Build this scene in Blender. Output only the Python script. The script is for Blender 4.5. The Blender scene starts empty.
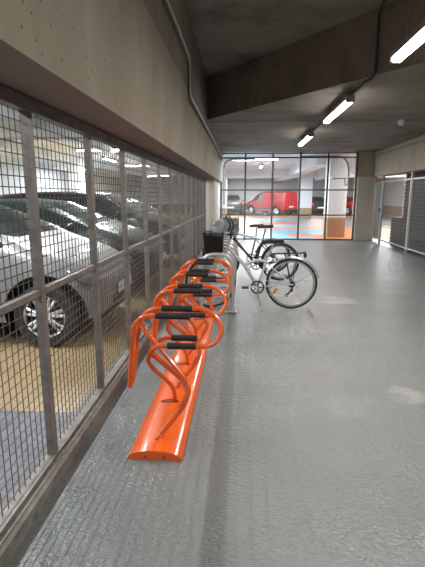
import bpy, bmesh, math, random
from mathutils import Vector, Matrix, noise
random.seed(7)
PI = math.pi
C = bpy.context.scene.collection
S = bpy.context.scene

# ------------------------------------------------------------------ materials
def new_mat(name):
    m = bpy.data.materials.new(name); m.use_nodes = True
    nt = m.node_tree; b = nt.nodes['Principled BSDF']
    return m, nt, b
def mat(name, col, rough=.5, metal=0., var=0., vscale=8., bump=0., bscale=60., coat=0., spec=.5, emit=None, es=0.):
    m, nt, b = new_mat(name)
    c = (*col, 1)
    b.inputs['Base Color'].default_value = c
    b.inputs['Roughness'].default_value = rough
    b.inputs['Metallic'].default_value = metal
    b.inputs['Specular IOR Level'].default_value = spec
    b.inputs['Coat Weight'].default_value = coat
    b.inputs['Coat Roughness'].default_value = .05
    tc = nt.nodes.new('ShaderNodeTexCoord')
    if var > 0:
        n = nt.nodes.new('ShaderNodeTexNoise'); n.inputs['Scale'].default_value = vscale; n.inputs['Detail'].default_value = 6
        nt.links.new(tc.outputs['Object'], n.inputs['Vector'])
        r = nt.nodes.new('ShaderNodeValToRGB')
        r.color_ramp.elements[0].position = .3; r.color_ramp.elements[1].position = .7
        r.color_ramp.elements[0].color = (*[x*(1-var) for x in col], 1)
        r.color_ramp.elements[1].color = (*[min(1, x*(1+var)) for x in col], 1)
        nt.links.new(n.outputs['Fac'], r.inputs['Fac']); nt.links.new(r.outputs['Color'], b.inputs['Base Color'])
    if bump > 0:
        n2 = nt.nodes.new('ShaderNodeTexNoise'); n2.inputs['Scale'].default_value = bscale; n2.inputs['Detail'].default_value = 4
        nt.links.new(tc.outputs['Object'], n2.inputs['Vector'])
        bp = nt.nodes.new('ShaderNodeBump'); bp.inputs['Strength'].default_value = bump; bp.inputs['Distance'].default_value = .01
        nt.links.new(n2.outputs['Fac'], bp.inputs['Height']); nt.links.new(bp.outputs['Normal'], b.inputs['Normal'])
    if emit:
        b.inputs['Emission Color'].default_value = (*emit, 1); b.inputs['Emission Strength'].default_value = es
    return m

def concrete(name, c1, c2, pits=True, streak=True, stain=None):
    m, nt, b = new_mat(name); L = nt.links
    tc = nt.nodes.new('ShaderNodeTexCoord')
    n = nt.nodes.new('ShaderNodeTexNoise'); n.inputs['Scale'].default_value = 1.3; n.inputs['Detail'].default_value = 8; n.inputs['Roughness'].default_value = .6
    mp = nt.nodes.new('ShaderNodeMapping'); mp.inputs['Scale'].default_value = (1.3, 1.3, .55) if streak else (1, 1, 1)
    L.new(tc.outputs['Object'], mp.inputs['Vector']); L.new(mp.outputs['Vector'], n.inputs['Vector'])
    r = nt.nodes.new('ShaderNodeValToRGB'); r.color_ramp.elements[0].position = .3; r.color_ramp.elements[1].position = .68
    r.color_ramp.elements[0].color = (*c1, 1); r.color_ramp.elements[1].color = (*c2, 1)
    L.new(n.outputs['Fac'], r.inputs['Fac'])
    col = r.outputs['Color']
    if stain:
        n4 = nt.nodes.new('ShaderNodeTexNoise'); n4.inputs['Scale'].default_value = .55; n4.inputs['Detail'].default_value = 9; n4.inputs['Roughness'].default_value = .65
        L.new(tc.outputs['Object'], n4.inputs['Vector'])
        r4 = nt.nodes.new('ShaderNodeValToRGB'); r4.color_ramp.elements[0].position = .5; r4.color_ramp.elements[1].position = .62
        L.new(n4.outputs['Fac'], r4.inputs['Fac'])
        mx = nt.nodes.new('ShaderNodeMixRGB'); L.new(r4.outputs['Color'], mx.inputs['Fac']); L.new(col, mx.inputs['Color1']); mx.inputs['Color2'].default_value = (*stain, 1)
        col = mx.outputs['Color']
    if pits:
        v = nt.nodes.new('ShaderNodeTexVoronoi'); v.inputs['Scale'].default_value = 17; v.inputs['Randomness'].default_value = 1
        L.new(tc.outputs['Object'], v.inputs['Vector'])
        r3 = nt.nodes.new('ShaderNodeValToRGB'); r3.color_ramp.elements[0].position = .09; r3.color_ramp.elements[1].position = .13
        L.new(v.outputs['Distance'], r3.inputs['Fac'])
        mx2 = nt.nodes.new('ShaderNodeMixRGB'); L.new(r3.outputs['Color'], mx2.inputs['Fac'])
        mx2.inputs['Color1'].default_value = (*[x*.45 for x in c1], 1); L.new(col, mx2.inputs['Color2'])
        col = mx2.outputs['Color']
    L.new(col, b.inputs['Base Color'])
    b.inputs['Roughness'].default_value = .85
    n2 = nt.nodes.new('ShaderNodeTexNoise'); n2.inputs['Scale'].default_value = 40; n2.inputs['Detail'].default_value = 5
    L.new(tc.outputs['Object'], n2.inputs['Vector'])
    bp = nt.nodes.new('ShaderNodeBump'); bp.inputs['Strength'].default_value = .25; bp.inputs['Distance'].default_value = .01
    L.new(n2.outputs['Fac'], bp.inputs['Height']); L.new(bp.outputs['Normal'], b.inputs['Normal'])
    return m

def floor_paint():
    m, nt, b = new_mat('grey floor paint'); L = nt.links
    tc = nt.nodes.new('ShaderNodeTexCoord')
    n = nt.nodes.new('ShaderNodeTexNoise'); n.inputs['Scale'].default_value = .9; n.inputs['Detail'].default_value = 9; n.inputs['Roughness'].default_value = .62
    L.new(tc.outputs['Object'], n.inputs['Vector'])
    r = nt.nodes.new('ShaderNodeValToRGB'); r.color_ramp.elements[0].position = .3; r.color_ramp.elements[1].position = .72
    r.color_ramp.elements[0].color = (.145, .162, .162, 1); r.color_ramp.elements[1].color = (.205, .223, .220, 1)
    L.new(n.outputs['Fac'], r.inputs['Fac'])
    col = r.outputs['Color']
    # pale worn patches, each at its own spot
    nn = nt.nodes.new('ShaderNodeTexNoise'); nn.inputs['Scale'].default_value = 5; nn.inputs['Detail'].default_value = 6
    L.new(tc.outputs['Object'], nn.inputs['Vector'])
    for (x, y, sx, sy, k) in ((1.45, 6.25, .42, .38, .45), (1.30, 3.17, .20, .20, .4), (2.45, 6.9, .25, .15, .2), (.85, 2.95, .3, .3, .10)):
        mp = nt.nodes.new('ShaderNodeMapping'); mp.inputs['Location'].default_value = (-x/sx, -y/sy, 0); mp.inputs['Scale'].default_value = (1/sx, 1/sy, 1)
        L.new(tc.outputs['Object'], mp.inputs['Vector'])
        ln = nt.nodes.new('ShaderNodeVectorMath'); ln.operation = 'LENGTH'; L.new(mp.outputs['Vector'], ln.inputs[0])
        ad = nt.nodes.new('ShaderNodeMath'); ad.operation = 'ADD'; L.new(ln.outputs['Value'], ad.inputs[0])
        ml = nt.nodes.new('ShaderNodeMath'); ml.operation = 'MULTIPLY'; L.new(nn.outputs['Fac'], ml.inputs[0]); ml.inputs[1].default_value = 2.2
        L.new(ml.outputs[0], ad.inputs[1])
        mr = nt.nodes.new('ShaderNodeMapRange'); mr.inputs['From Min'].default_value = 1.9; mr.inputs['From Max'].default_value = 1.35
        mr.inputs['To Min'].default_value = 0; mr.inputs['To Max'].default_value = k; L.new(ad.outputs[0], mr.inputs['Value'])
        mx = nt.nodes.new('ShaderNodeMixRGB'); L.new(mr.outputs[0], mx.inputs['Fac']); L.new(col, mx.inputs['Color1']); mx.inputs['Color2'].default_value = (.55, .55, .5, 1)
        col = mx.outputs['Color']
    L.new(col, b.inputs['Base Color'])
    nr = nt.nodes.new('ShaderNodeTexNoise'); nr.inputs['Scale'].default_value = 2.2; nr.inputs['Detail'].default_value = 6
    L.new(tc.outputs['Object'], nr.inputs['Vector'])
    mr = nt.nodes.new('ShaderNodeMapRange'); mr.inputs['From Min'].default_value = .3; mr.inputs['From Max'].default_value = .7
    mr.inputs['To Min'].default_value = .29; mr.inputs['To Max'].default_value = .37; L.new(nr.outputs['Fac'], mr.inputs['Value']); L.new(mr.outputs[0], b.inputs['Roughness'])
    # rolled resin: small wavy dimples
    mpb = nt.nodes.new('ShaderNodeMapping'); mpb.inputs['Rotation'].default_value = (0, 0, .6); mpb.inputs['Scale'].default_value = (1, 1.9, 1)
    L.new(tc.outputs['Object'], mpb.inputs['Vector'])
    n2 = nt.nodes.new('ShaderNodeTexNoise'); n2.inputs['Scale'].default_value = 34; n2.inputs['Detail'].default_value = 3; n2.inputs['Distortion'].default_value = .8
    L.new(mpb.outputs['Vector'], n2.inputs['Vector'])
    n3 = nt.nodes.new('ShaderNodeTexNoise'); n3.inputs['Scale'].default_value = 3; n3.inputs['Detail'].default_value = 3
    L.new(tc.outputs['Object'], n3.inputs['Vector'])
    a = nt.nodes.new('ShaderNodeMath'); a.operation = 'MULTIPLY_ADD'; L.new(n3.outputs['Fac'], a.inputs[0]); a.inputs[1].default_value = .5; L.new(n2.outputs['Fac'], a.inputs[2])
    bp = nt.nodes.new('ShaderNodeBump'); bp.inputs['Strength'].default_value = 1.0; bp.inputs['Distance'].default_value = .012
    L.new(a.outputs[0], bp.inputs['Height']); L.new(bp.outputs['Normal'], b.inputs['Normal'])
    b.inputs['Specular IOR Level'].default_value = .75; b.inputs['Coat Weight'].default_value = .2; b.inputs['Coat Roughness'].default_value = .29; L.new(bp.outputs['Normal'], b.inputs['Coat Normal'])
    return m

def wall_mat(name, top, low, h):      # white painted wall with an ochre dado: two paints meeting at height h
    m, nt, b = new_mat(name); L = nt.links
    tc = nt.nodes.new('ShaderNodeTexCoord'); sp = nt.nodes.new('ShaderNodeSeparateXYZ'); L.new(tc.outputs['Object'], sp.inputs[0])
    gt = nt.nodes.new('ShaderNodeMath'); gt.operation = 'GREATER_THAN'; gt.inputs[1].default_value = h; L.new(sp.outputs['Z'], gt.inputs[0])
    mx = nt.nodes.new('ShaderNodeMixRGB'); L.new(gt.outputs[0], mx.inputs['Fac']); mx.inputs['Color1'].default_value = (*low, 1); mx.inputs['Color2'].default_value = (*top, 1)
    L.new(mx.outputs['Color'], b.inputs['Base Color']); b.inputs['Roughness'].default_value = .6
    return m

M = {}
M['conc_beam'] = concrete('board marked concrete', (.235, .205, .155), (.36, .32, .25))
M['conc_wall'] = concrete('upper wall concrete', (.15, .13, .10), (.24, .21, .165))
M['conc_soffit'] = concrete('soffit concrete', (.24, .185, .155), (.30, .235, .20), pits=False, streak=False)
M['conc_ceiling'] = concrete('ceiling concrete', (.21, .185, .155), (.31, .275, .235), pits=False, streak=False, stain=(.15, .125, .10))
M['conc_step'] = concrete('step concrete', (.21, .175, .15), (.30, .255, .22), pits=False, stain=(.16, .13, .115))
M['conc_right'] = concrete('right lintel concrete', (.40, .35, .275), (.50, .445, .36), pits=False)
M['conc_pillar'] = concrete('pillar concrete', (.52, .48, .42), (.62, .58, .52), pits=False)
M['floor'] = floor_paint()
M['park_ceiling'] = mat('white painted ceiling', (.70, .735, .75), .8, var=.12, vscale=1.2)
M['park_wall'] = wall_mat('white wall with ochre base', (.80, .845, .87), (.42, .27, .16), .72)
M['asphalt'] = mat('dark blue grey floor', (.13, .135, .155), .45, var=.25, vscale=6, bump=.3, bscale=50)
M['tan'] = mat('ochre floor paint', (.33, .245, .135), .4, var=.1, vscale=3, bump=.2, bscale=40)
M['f_orange'] = mat('orange floor paint', (.42, .15, .05), .4, var=.08)
M['f_blue'] = mat('light blue floor paint', (.10, .25, .37), .4, var=.12, vscale=2)
M['f_grey'] = mat('pale grey floor paint', (.20, .205, .205), .4, var=.08)
M['f_brown'] = mat('brown floor paint', (.25, .13, .07), .4)
M['steel_dark'] = mat('weathered fence steel', (.20, .187, .172), .5, .2, var=.25, vscale=14)
M['wire'] = mat('fence wire', (.10, .088, .08), .6, .2)
M['sill'] = mat('kerb', (.20, .19, .17), .7, 0, var=.35, vscale=14, bump=.3)
M['galv'] = mat('galvanised steel', (.58, .59, .59), .38, .55, var=.15, vscale=20)
M['galv_wire'] = mat('galvanised wire', (.42, .42, .41), .45, .5)
M['grille'] = mat('grille steel', (.16, .16, .16), .45, .5)
M['pipe'] = mat('conduit', (.42, .41, .39), .4, .5)
M['pipe_dark'] = mat('dark conduit', (.07, .07, .068), .5)
M['orange'] = mat('orange powder coat', (.80, .125, .012), .3, 0, coat=.5, var=.06, vscale=9)
M['rubber'] = mat('black rubber sleeve', (.018, .016, .018), .55, bump=.3, bscale=120)
M['bolt'] = mat('zinc bolt', (.45, .44, .42), .3, .9)
M['hole'] = mat('dark slot', (.05, .02, .012), .8)
M['tyre'] = mat('tyre rubber', (.022, .022, .023), .7, bump=.2, bscale=90)
M['alu'] = mat('silver alloy', (.62, .63, .65), .28, .85)
M['spoke'] = mat('spoke steel', (.55, .55, .56), .35, .8)
M['bike_blue'] = mat('pale blue grey bike paint', (.56, .64, .70), .3, .1, coat=.5)
M['bike_black'] = mat('black bike paint', (.02, .02, .022), .3, coat=.5)
M['bike_white'] = mat('white silver bike paint', (.66, .65, .62), .3, .2, coat=.5)
M['black'] = mat('black plastic', (.02, .02, .021), .45)
M['saddle'] = mat('black saddle vinyl', (.018, .018, .019), .5)
M['reflector'] = mat('orange reflector', (.9, .35, .03), .2, coat=.8)
M['red'] = mat('red lens', (.65, .02, .02), .2, coat=.8)
M['cover'] = mat('silver grey plastic sheet', (.40, .415, .42), .3, .1, var=.15, vscale=7, bump=.4, bscale=14)
M['glass'] = mat('dark car glass', (.012, .022, .022), .08, 0, coat=0, spec=.5)
M['lamp_glass'] = mat('headlamp glass', (.16, .18, .20), .12, .2, coat=1)
M['paint_silver'] = mat('silver car paint', (.26, .265, .27), .38, .25, coat=.4, var=.04, vscale=3)
M['paint_green'] = mat('dark green car paint', (.008, .022, .022), .35, .0, coat=.35)
M['paint_black'] = mat('black car paint', (.012, .013, .014), .35, 0, coat=.3)
M['paint_grey'] = mat('grey car paint', (.14, .15, .16), .28, .4, coat=1)
M['paint_red'] = mat('red car paint', (.36, .009, .016), .3, 0, coat=.7)
M['plate'] = mat('number plate', (.75, .75, .7), .4)
M['housing'] = mat('lamp housing', (.35, .35, .34), .45)
M['lamp'] = mat('lit corridor diffuser', (.9, .9, .9), .4, emit=(1, .92, .86), es=11)
M['lamp_park'] = mat('lit parking diffuser', (.9, .9, .9), .4, emit=(.97, .98, 1), es=14)
M['lamp_tube'] = mat('lit bare tube', (.9, .9, .9), .4, emit=(1, .97, .94), es=14)
M['store'] = mat('dark louvred steel', (.022, .023, .024), .5, .2)
M['white_plastic'] = mat('white plastic', (.8, .8, .78), .35)

# ------------------------------------------------------------------ mesh helpers
def V(*a): return Vector(a)
def finish(bm, smooth, ang=.6):
    bmesh.ops.recalc_face_normals(bm, faces=bm.faces)
    for f in bm.faces: f.smooth = smooth
    if smooth:
        for e in bm.edges:
            if len(e.link_faces) == 2 and e.calc_face_angle(0) > ang: e.smooth = False
def obj(name, bm, m, parent=None, smooth=False, bevel=0):
    if bevel: bmesh.ops.bevel(bm, geom=[e for e in bm.edges], offset=bevel, segments=2, affect='EDGES', profile=.6)
    finish(bm, smooth or bevel > 0)
    me = bpy.data.meshes.new(name); bm.to_mesh(me); bm.free()
    for x in (m if isinstance(m, list) else [m]): me.materials.append(x)
    o = bpy.data.objects.new(name, me); C.objects.link(o)
    if parent: o.parent = parent
    return o
def tag(o, label, cat, group=None):
    o['label'] = label; o['category'] = cat
    if group: o['group'] = group
    return o
def struct(o): o['kind'] = 'structure'; return o
def thing(name, label, cat, loc=(0, 0, 0), rz=0, group=None):
    o = bpy.data.objects.new(name, None); C.objects.link(o); o.empty_display_size = .2
    o.location = loc; o.rotation_euler = (0, 0, rz)
    return tag(o, label, cat, group)
def nb(): return bmesh.new()
def box(bm, x0, x1, y0, y1, z0, z1, rot=None, mi=0):
    vs = [bm.verts.new((x, y, z)) for z in (z0, z1) for y in (y0, y1) for x in (x0, x1)]
    if rot:
        for v in vs: v.co = rot @ v.co
    for q in ((0, 2, 3, 1), (4, 5, 7, 6), (0, 1, 5, 4), (2, 6, 7, 3), (0, 4, 6, 2), (1, 3, 7, 5)):
        f = bm.faces.new([vs[i] for i in q]); f.material_index = mi
    return bm
def frame_at(t):
    t = t.normalized(); a = V(0, 0, 1) if abs(t.z) < .9 else V(1, 0, 0)
    u = t.cross(a).normalized(); return u, t.cross(u).normalized()
def tube(bm, pts, r, seg=8, closed=False, caps=True, flat=None):
    pts = [Vector(p) for p in pts]; n = len(pts); rings = []
    u = None
    for i, p in enumerate(pts):
        if closed: t = (pts[(i+1) % n]-pts[i-1])
        else: t = pts[min(i+1, n-1)]-pts[max(i-1, 0)]
        t.normalize()
        if u is None: u, v = frame_at(t)
        else:
            u = (u-t*u.dot(t)).normalized()
        v = t.cross(u).normalized()
        rr = r[i] if isinstance(r, (list, tuple)) else r
        rings.append([bm.verts.new(p+u*math.cos(2*PI*k/seg)*rr+v*math.sin(2*PI*k/seg)*rr) for k in range(seg)])
    m = n if closed else n-1
    for i in range(m):
        a, b = rings[i], rings[(i+1) % n]
        for k in range(seg): bm.faces.new((a[k], a[(k+1) % seg], b[(k+1) % seg], b[k]))
    if caps and not closed:
        bm.faces.new(rings[0][::-1]); bm.faces.new(rings[-1])
    return bm
def smooth_path(pts, k=5):
    P = [Vector(p) for p in pts]; out = []
    for i in range(len(P)-1):
        p0 = P[max(i-1, 0)]; p1 = P[i]; p2 = P[i+1]; p3 = P[min(i+2, len(P)-1)]
        for j in range(k):
            t = j/k
            out.append(.5*((2*p1)+(p2-p0)*t+(2*p0-5*p1+4*p2-p3)*t*t+(3*p1-p0-3*p2+p3)*t**3))
    out.append(P[-1]); return out
def lathe_y(bm, prof, c=(0, 0, 0), seg=40, closed=True):
    # prof: (radius, y) pairs turned about the Y axis through c
    rings = []
    for k in range(seg):
        a = 2*PI*k/seg
        rings.append([bm.verts.new((c[0]+r*math.cos(a), c[1]+y, c[2]+r*math.sin(a))) for r, y in prof])
    n = len(prof)
    for k in range(seg):
        a, b = rings[k], rings[(k+1) % seg]
        for i in range(n if closed else n-1):
            j = (i+1) % n
            bm.faces.new((a[i], a[j], b[j], b[i]))
    return bm
def torus_y(bm, c, R, r, seg=48, k=10):
    return lathe_y(bm, [(R+r*math.cos(2*PI*i/k), r*math.sin(2*PI*i/k)) for i in range(k)], c, seg)
def prism_xz(bm, poly, y0, y1):
    a = [bm.verts.new((x, y0, z)) for x, z in poly]; b = [bm.verts.new((x, y1, z)) for x, z in poly]
    n = len(poly); bm.faces.new(a); bm.faces.new(b[::-1])
    for i in range(n): bm.faces.new((a[i], b[i], b[(i+1) % n], a[(i+1) % n]))
    return bm
def prism_xy(bm, poly, z0, z1):
    a = [bm.verts.new((x, y, z0)) for x, y in poly]; b = [bm.verts.new((x, y, z1)) for x, y in poly]
    n = len(poly); bm.faces.new(a[::-1]); bm.faces.new(b)
    for i in range(n): bm.faces.new((a[i], a[(i+1) % n], b[(i+1) % n], b[i]))
    return bm

# ------------------------------------------------------------------ the setting
FX = -1.03            # plane of the left fence
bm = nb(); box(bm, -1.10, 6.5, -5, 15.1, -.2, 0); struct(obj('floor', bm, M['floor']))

def painted_floor(name, xs, ys, pick, mats):
    bm = nb(); vv = {}
    def gv(x, y):
        k = (x, y)
        if k not in vv: vv[k] = bm.verts.new((x, y, 0))
        return vv[k]
    for i in range(len(xs)-1):
        for j in range(len(ys)-1):
            mi = pick((xs[i]+xs[i+1])/2, (ys[j]+ys[j+1])/2)
            if mi is None: continue
            f = bm.faces.new((gv(xs[i], ys[j]), gv(xs[i+1], ys[j]), gv(xs[i+1], ys[j+1]), gv(xs[i], ys[j+1]))); f.material_index = mi
    return struct(obj(name, bm, mats))
# 0 asphalt 1 tan 2 orange 3 blue 4 grey 5 brown
def pick(x, y):
    if y < 15.1:
        if x > -1.10: return None
        if y < 2.72: return 0
        return 1
    if x < -2.5: return 4 if 19 < y < 30 else 1
    if y > 30.5: return 5
    if 26 < y <= 29.6: return 3 if x < 4.3 and x > -2 else 4
    if 29.6 < y <= 30.5: return 4
    if 23.4 < y <= 26: return 2 if x < 5 else 4
    if 21.3 < y <= 23.4: return 3 if x > .4 and x < 3.4 else 4
    if 20.0 < y <= 21.3: return 2
    if y < 16.3 : return 3 if x < 2.6 else 2
    if y < 17.6: return 3 if x < 1.8 else 2
    if x > 3.5: return 2
    return 3
painted_floor('floor', [-18, -2.5, -2, -1.10, .4, 1.8, 2.6, 3.2, 3.4, 3.5, 4.3, 5, 12], [-5, 2.72, 15.1, 16.3, 17.6, 18.6, 20.0, 21.3, 23.4, 26, 29.6, 30.5, 41], pick,
              [M['asphalt'], M['tan'], M['f_orange'], M['f_blue'], M['f_grey'], M['f_brown']])

# ceiling of the bicycle corridor: high slab, diagonal step, low slab
d0 = V(-.73, 8.81, 0); d1 = V(1.98, 5.29, 0); dd = (d1-d0).normalized()
p4 = d0+dd*((6.5-d0.x)/dd.x)
bm = nb()
def quad(bm, pts, mi=0):
    f = bm.faces.new([bm.verts.new(p) for p in pts]); f.material_index = mi; return f
bm2 = nb()
prism_xy(bm2, [(-1.5, 8.81+.77*3.52/2.71), (p4.x, p4.y), (6.5, 15.3), (-1.5, 15.3)], 2.95, 3.9)
for f in bm2.faces:
    f.material_index = 0
bm2.normal_update()
for f in bm2.faces:
    if abs(f.normal.z) < .1 and f.normal.y < -.3: f.material_index = 1
struct(obj('ceiling', bm2, [M['conc_ceiling'], M['conc_step']]))
bm = nb(); box(bm, -1.5, 6.5, -5, 12, 3.70, 3.9); struct(obj('ceiling', bm, M['conc_ceiling']))
# left wall: deep beam over the fence (front face, soffit) and the set-back wall above
bm = nb()
prism_xz(bm, [(-1.12, 1.96), (-.73, 1.96), (-.70, 2.80), (-1.12, 2.80)], -5, 15.1)
bm.normal_update()
for f in bm.faces:
    if f.normal.z < -.9: f.material_index = 1
struct(obj('wall_left', bm, [M['conc_beam'], M['conc_soffit']]))
bm = nb(); box(bm, -1.12, -.705, -5, 15.1, 2.80, 3.72); struct(obj('wall_left', bm, M['conc_wall']))
bm = nb(); box(bm, -1.30, -.80, 12.12, 15.1, 0, 1.96); struct(obj('trim_1', bm, M['conc_pillar'], bevel=.006))
# right side: lintel over the gates, pillar, store room behind
bm = nb(); box(bm, 4.33, 4.75, -5, 15.1, 2.13, 2.96); struct(obj('wall_right', bm, M['conc_right']))
bm = nb(); box(bm, 3.80, 4.42, 14.98, 15.45, 0, 2.13); struct(obj('trim_2', bm, M['conc_pillar'], bevel=.006))
bm = nb(); box(bm, 3.80, 4.75, 15.1, 15.45, 2.13, 2.96); struct(obj('trim_3', bm, M['conc_right']))
bm = nb(); box(bm, 4.76, 4.9, -5, 13.3, 0, 3.0); box(bm, 4.76, 4.9, 13.3, 14.25, 0, .85); 
for k in range(20): box(bm, 4.73, 4.76, -5, 13.3 if k > 7 else 14.25, .05+.1*k, .11+.1*k)
struct(obj('wall_outer', bm, M['store']))
bm = nb(); box(bm, -1.5, 6.5, -5.2, -5, 0, 3.9); struct(obj('wall_back', bm, M['conc_right']))
# parking hall shell
bm = nb(); box(bm, -18, -1.12, -5, 41, 3.12, 3.3); box(bm, -1.12, 12, 15.3, 41, 3.12, 3.3); struct(obj('ceiling', bm, M['park_ceiling']))
bm = nb(); box(bm, -18, 12, 41, 41.2, 0, 3.3); struct(obj('wall_north', bm, M['park_wall']))
bm = nb(); box(bm, -11.2, -11, -5, 41, 0, 3.3); struct(obj('wall_west', bm, M['park_wall']))
bm = nb(); box(bm, 12, 12.2, 15.3, 41, 0, 3.3); struct(obj('wall_east', bm, M['park_wall']))
bm = nb(); box(bm, -18, -1.12, -5.2, -5, 0, 3.3); struct(obj('wall_south', bm, M['park_wall']))
bm = nb(); box(bm, 5.5, 12, 15.3, 15.5, 0, 3.3); struct(obj('wall_inner', bm, M['park_wall']))
# painted columns and beams of the hall
n = 4
for (x0, x1, y0, y1, z1) in ((3.12, 3.78, 16.3, 17.1, 3.12), (3.75, 4.6, 29.6, 30.3, 3.12), (-1.75, -1.05, 28.2, 29, 3.12), (-7.3, -6.8, 9, 9.6, 3.12), (-7.3, -6.8, 18, 18.6, 3.12), (-7.3, -6.8, -1, -.4, 3.12), (9.4, 10, 22, 22.6, 3.12)):
    bm = nb(); box(bm, x0, x1, y0, y1, 0, z1); struct(obj('trim_%d' % n, bm, M['park_wall'], bevel=.01)); n += 1
for (x0, x1, y0, y1, z0) in ((-1.1, 12, 27.5, 28.1, 2.62), (2.75, 3.3, 17.2, 40.9, 2.66), (-1.9, -1.3, 15.5, 40.9, 2.66), (-18, -1.2, 9.1, 9.5, 2.7), (-7.2, -6.9, -5, 40, 2.86), (-4.4, -4.2, -5, 40, 2.86), (-10.2, -9.9, -5, 40, 2.92), (4.6, 5.0, 17.5, 29, 2.5)):
    bm = nb(); box(bm, x0, x1, y0, y1, z0, 3.12); struct(obj('trim_%d' % n, bm, M['park_ceiling'])); n += 1
# kerb under the fence
bm = nb(); prism_xz(bm, [(-1.10, 0), (-.955, 0), (-.955, .075), (-.975, .09), (-1.10, .09)], -5, 12.12)
struct(obj('trim_%d' % n, bm, M['sill'])); n += 1

# ------------------------------------------------------------------ left fence of square wire mesh
def wire_panel(w, h, pitch_w, pitch_h, r, axis='y', seg=4):
    # a welded wire sheet standing in the plane of 'axis' and z, origin at its lower corner
    bm = nb()
    nw = max(1, round(w/pitch_w)); nh = max(1, round(h/pitch_h))
    P = (lambda a, z, o=0: (o, a, z)) if axis == 'y' else (lambda a, z, o=0: (a, o, z))
    for i in range(1, nw): tube(bm, [P(w*i/nw, 0), P(w*i/nw, h)], r, seg, caps=False)
    for j in range(1, nh): tube(bm, [P(0, h*j/nh, r*1.6), P(w, h*j/nh, r*1.6)], r, seg, caps=False)
    return bm
fence = thing('wire_mesh_fence', 'long brown-grey steel fence of square wire mesh between bicycle corridor and parked cars', 'fence', (FX, 0, .09))
PW = .825; y0 = 2.08-4*PW; NP = 16
H = 1.86
post_me = None; pan_me = None
for k in range(NP+1):
    y = y0+k*PW
    if y > 12.1: break
    if post_me is None:
        bm = nb(); box(bm, -.020, .020, -.024, .024, 0, H)
        box(bm, -.03, .045, -.05, .05, 0, .006)
        o = obj('post', bm, M['steel_dark'], fence, bevel=0); post_me = o.data
    else:
        o = bpy.data.objects.new('post', post_me); C.objects.link(o); o.parent = fence
    o.location = (0, y, 0)
for k in range(NP):
    y = y0+k*PW
    if y+PW > 12.15: break
    if pan_me is None:
        bm = wire_panel(PW-.06, H-.06, .05, .05, .0027)
        o = obj('mesh_panel', bm, M['wire'], fence); pan_me = o.data
        bm = nb(); box(bm, -.018, .018, .0, PW-.06, -.016, .016)
        o2 = obj('rail', bm, M['steel_dark'], fence); rail_me = o2.data
    else:
        o = bpy.data.objects.new('mesh_panel', pan_me); C.objects.link(o); o.parent = fence
        o2 = bpy.data.objects.new('rail', rail_me); C.objects.link(o2); o2.parent = fence
    o.location = (-.012, y+.03, .0); o2.location = (0, y+.03, .93)
yl = y0+NP*PW
bm = nb(); box(bm, -.03, .03, y0-.03, min(yl, 12.1)+.03, H-.06, H); obj('top_rail', bm, M['steel_dark'], fence)
bm = nb(); box(bm, -.03, .03, y0-.03, min(yl, 12.1)+.03, 0, .02); obj('bottom_rail', bm, M['steel_dark'], fence)

# ------------------------------------------------------------------ grille closing the far end
gr = thing('mesh_grille', 'floor to ceiling grey steel grille with fine mesh closing the far end of the corridor', 'grille', (-.75, 15.1, 0))
W = 4.52; HT = 2.93
cols = [0, .82, 1.74, 2.66, 3.58, W]
for x in cols:
    bm = nb(); box(bm, x-.03, x+.03, -.03, .03, 0, HT); obj('post', bm, M['grille'], gr)
for z, nm in ((.03, 'bottom_rail'), (.86, 'rail'), (1.70, 'rail'), (2.76, 'rail'), (HT-.03, 'top_rail')):
    bm = nb(); box(bm, .03, W-.03, -.022, .022, z-.022, z+.022); obj(nm, bm, M['grille'], gr)
for i in range(5):
    bm = wire_panel(cols[i+1]-cols[i]-.06, HT-.1, .05, .05, .0016, 'x', 3)
    o = obj('mesh_panel', bm, M['galv_wire'], gr); o.location = (cols[i]+.03, .024, .05)

# ------------------------------------------------------------------ gates on the right
gate_labels = ['narrow galvanised mesh gate leaf next to the far right pillar',
               'second galvanised mesh panel from the far pillar along the right side',
               'nearest visible galvanised mesh panel at the right edge of the photo',
               'galvanised mesh panel on the right nearer than the photo shows']
gy = [14.96, 14.30, 11.93, 9.45, 7.0]
for i in range(3):
    ya, yb = gy[i+1], gy[i]; w = yb-ya-(.065 if i else 0)
    g_ = thing('mesh_gate', gate_labels[i], 'gate', (4.42, ya, 0), 0, 'galvanised gates on the right')
    bm = nb()
    for y in (.025, w-.025): box(bm, -.02, .02, y-.02, y+.02, .10, 1.96)
    for z in (.12, 1.94): box(bm, -.02, .02, .045, w-.045, z-.02, z+.02)
    obj('frame', bm, M['galv'], g_)
    bm = wire_panel(w-.09, 1.78, .05, .10, .0034, 'y', 4) if i else wire_panel(w-.09, 1.78, .02, .04, .003, 'y', 4)
    o = obj('mesh_panel', bm, M['galv_wire'], g_); o.location = (.0, .045, .14)
    bm = nb(); box(bm, -.03, .03, -.06, -.0, 0, 2.13); box(bm, -.05, .05, -.08, .0, 0, .008)
    obj('post', bm, M['galv'], g_)
    if i == 0:
        for z in (.3, 1.05, 1.8):
            bm = nb(); tube(bm, [(-.03, w-.01, z-.04), (-.03, w-.01, z+.04)], .014, 8); obj('hinge', bm, M['galv'], g_, smooth=True)
        bm = nb(); box(bm, -.05, -.02, .02, .10, .98, 1.12); tube(bm, [(-.05, .05, 1.06), (-.09, .05, 1.06), (-.09, .15, 1.06)], .009, 8)
        obj('handle', bm, M['pipe_dark'], g_)

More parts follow.
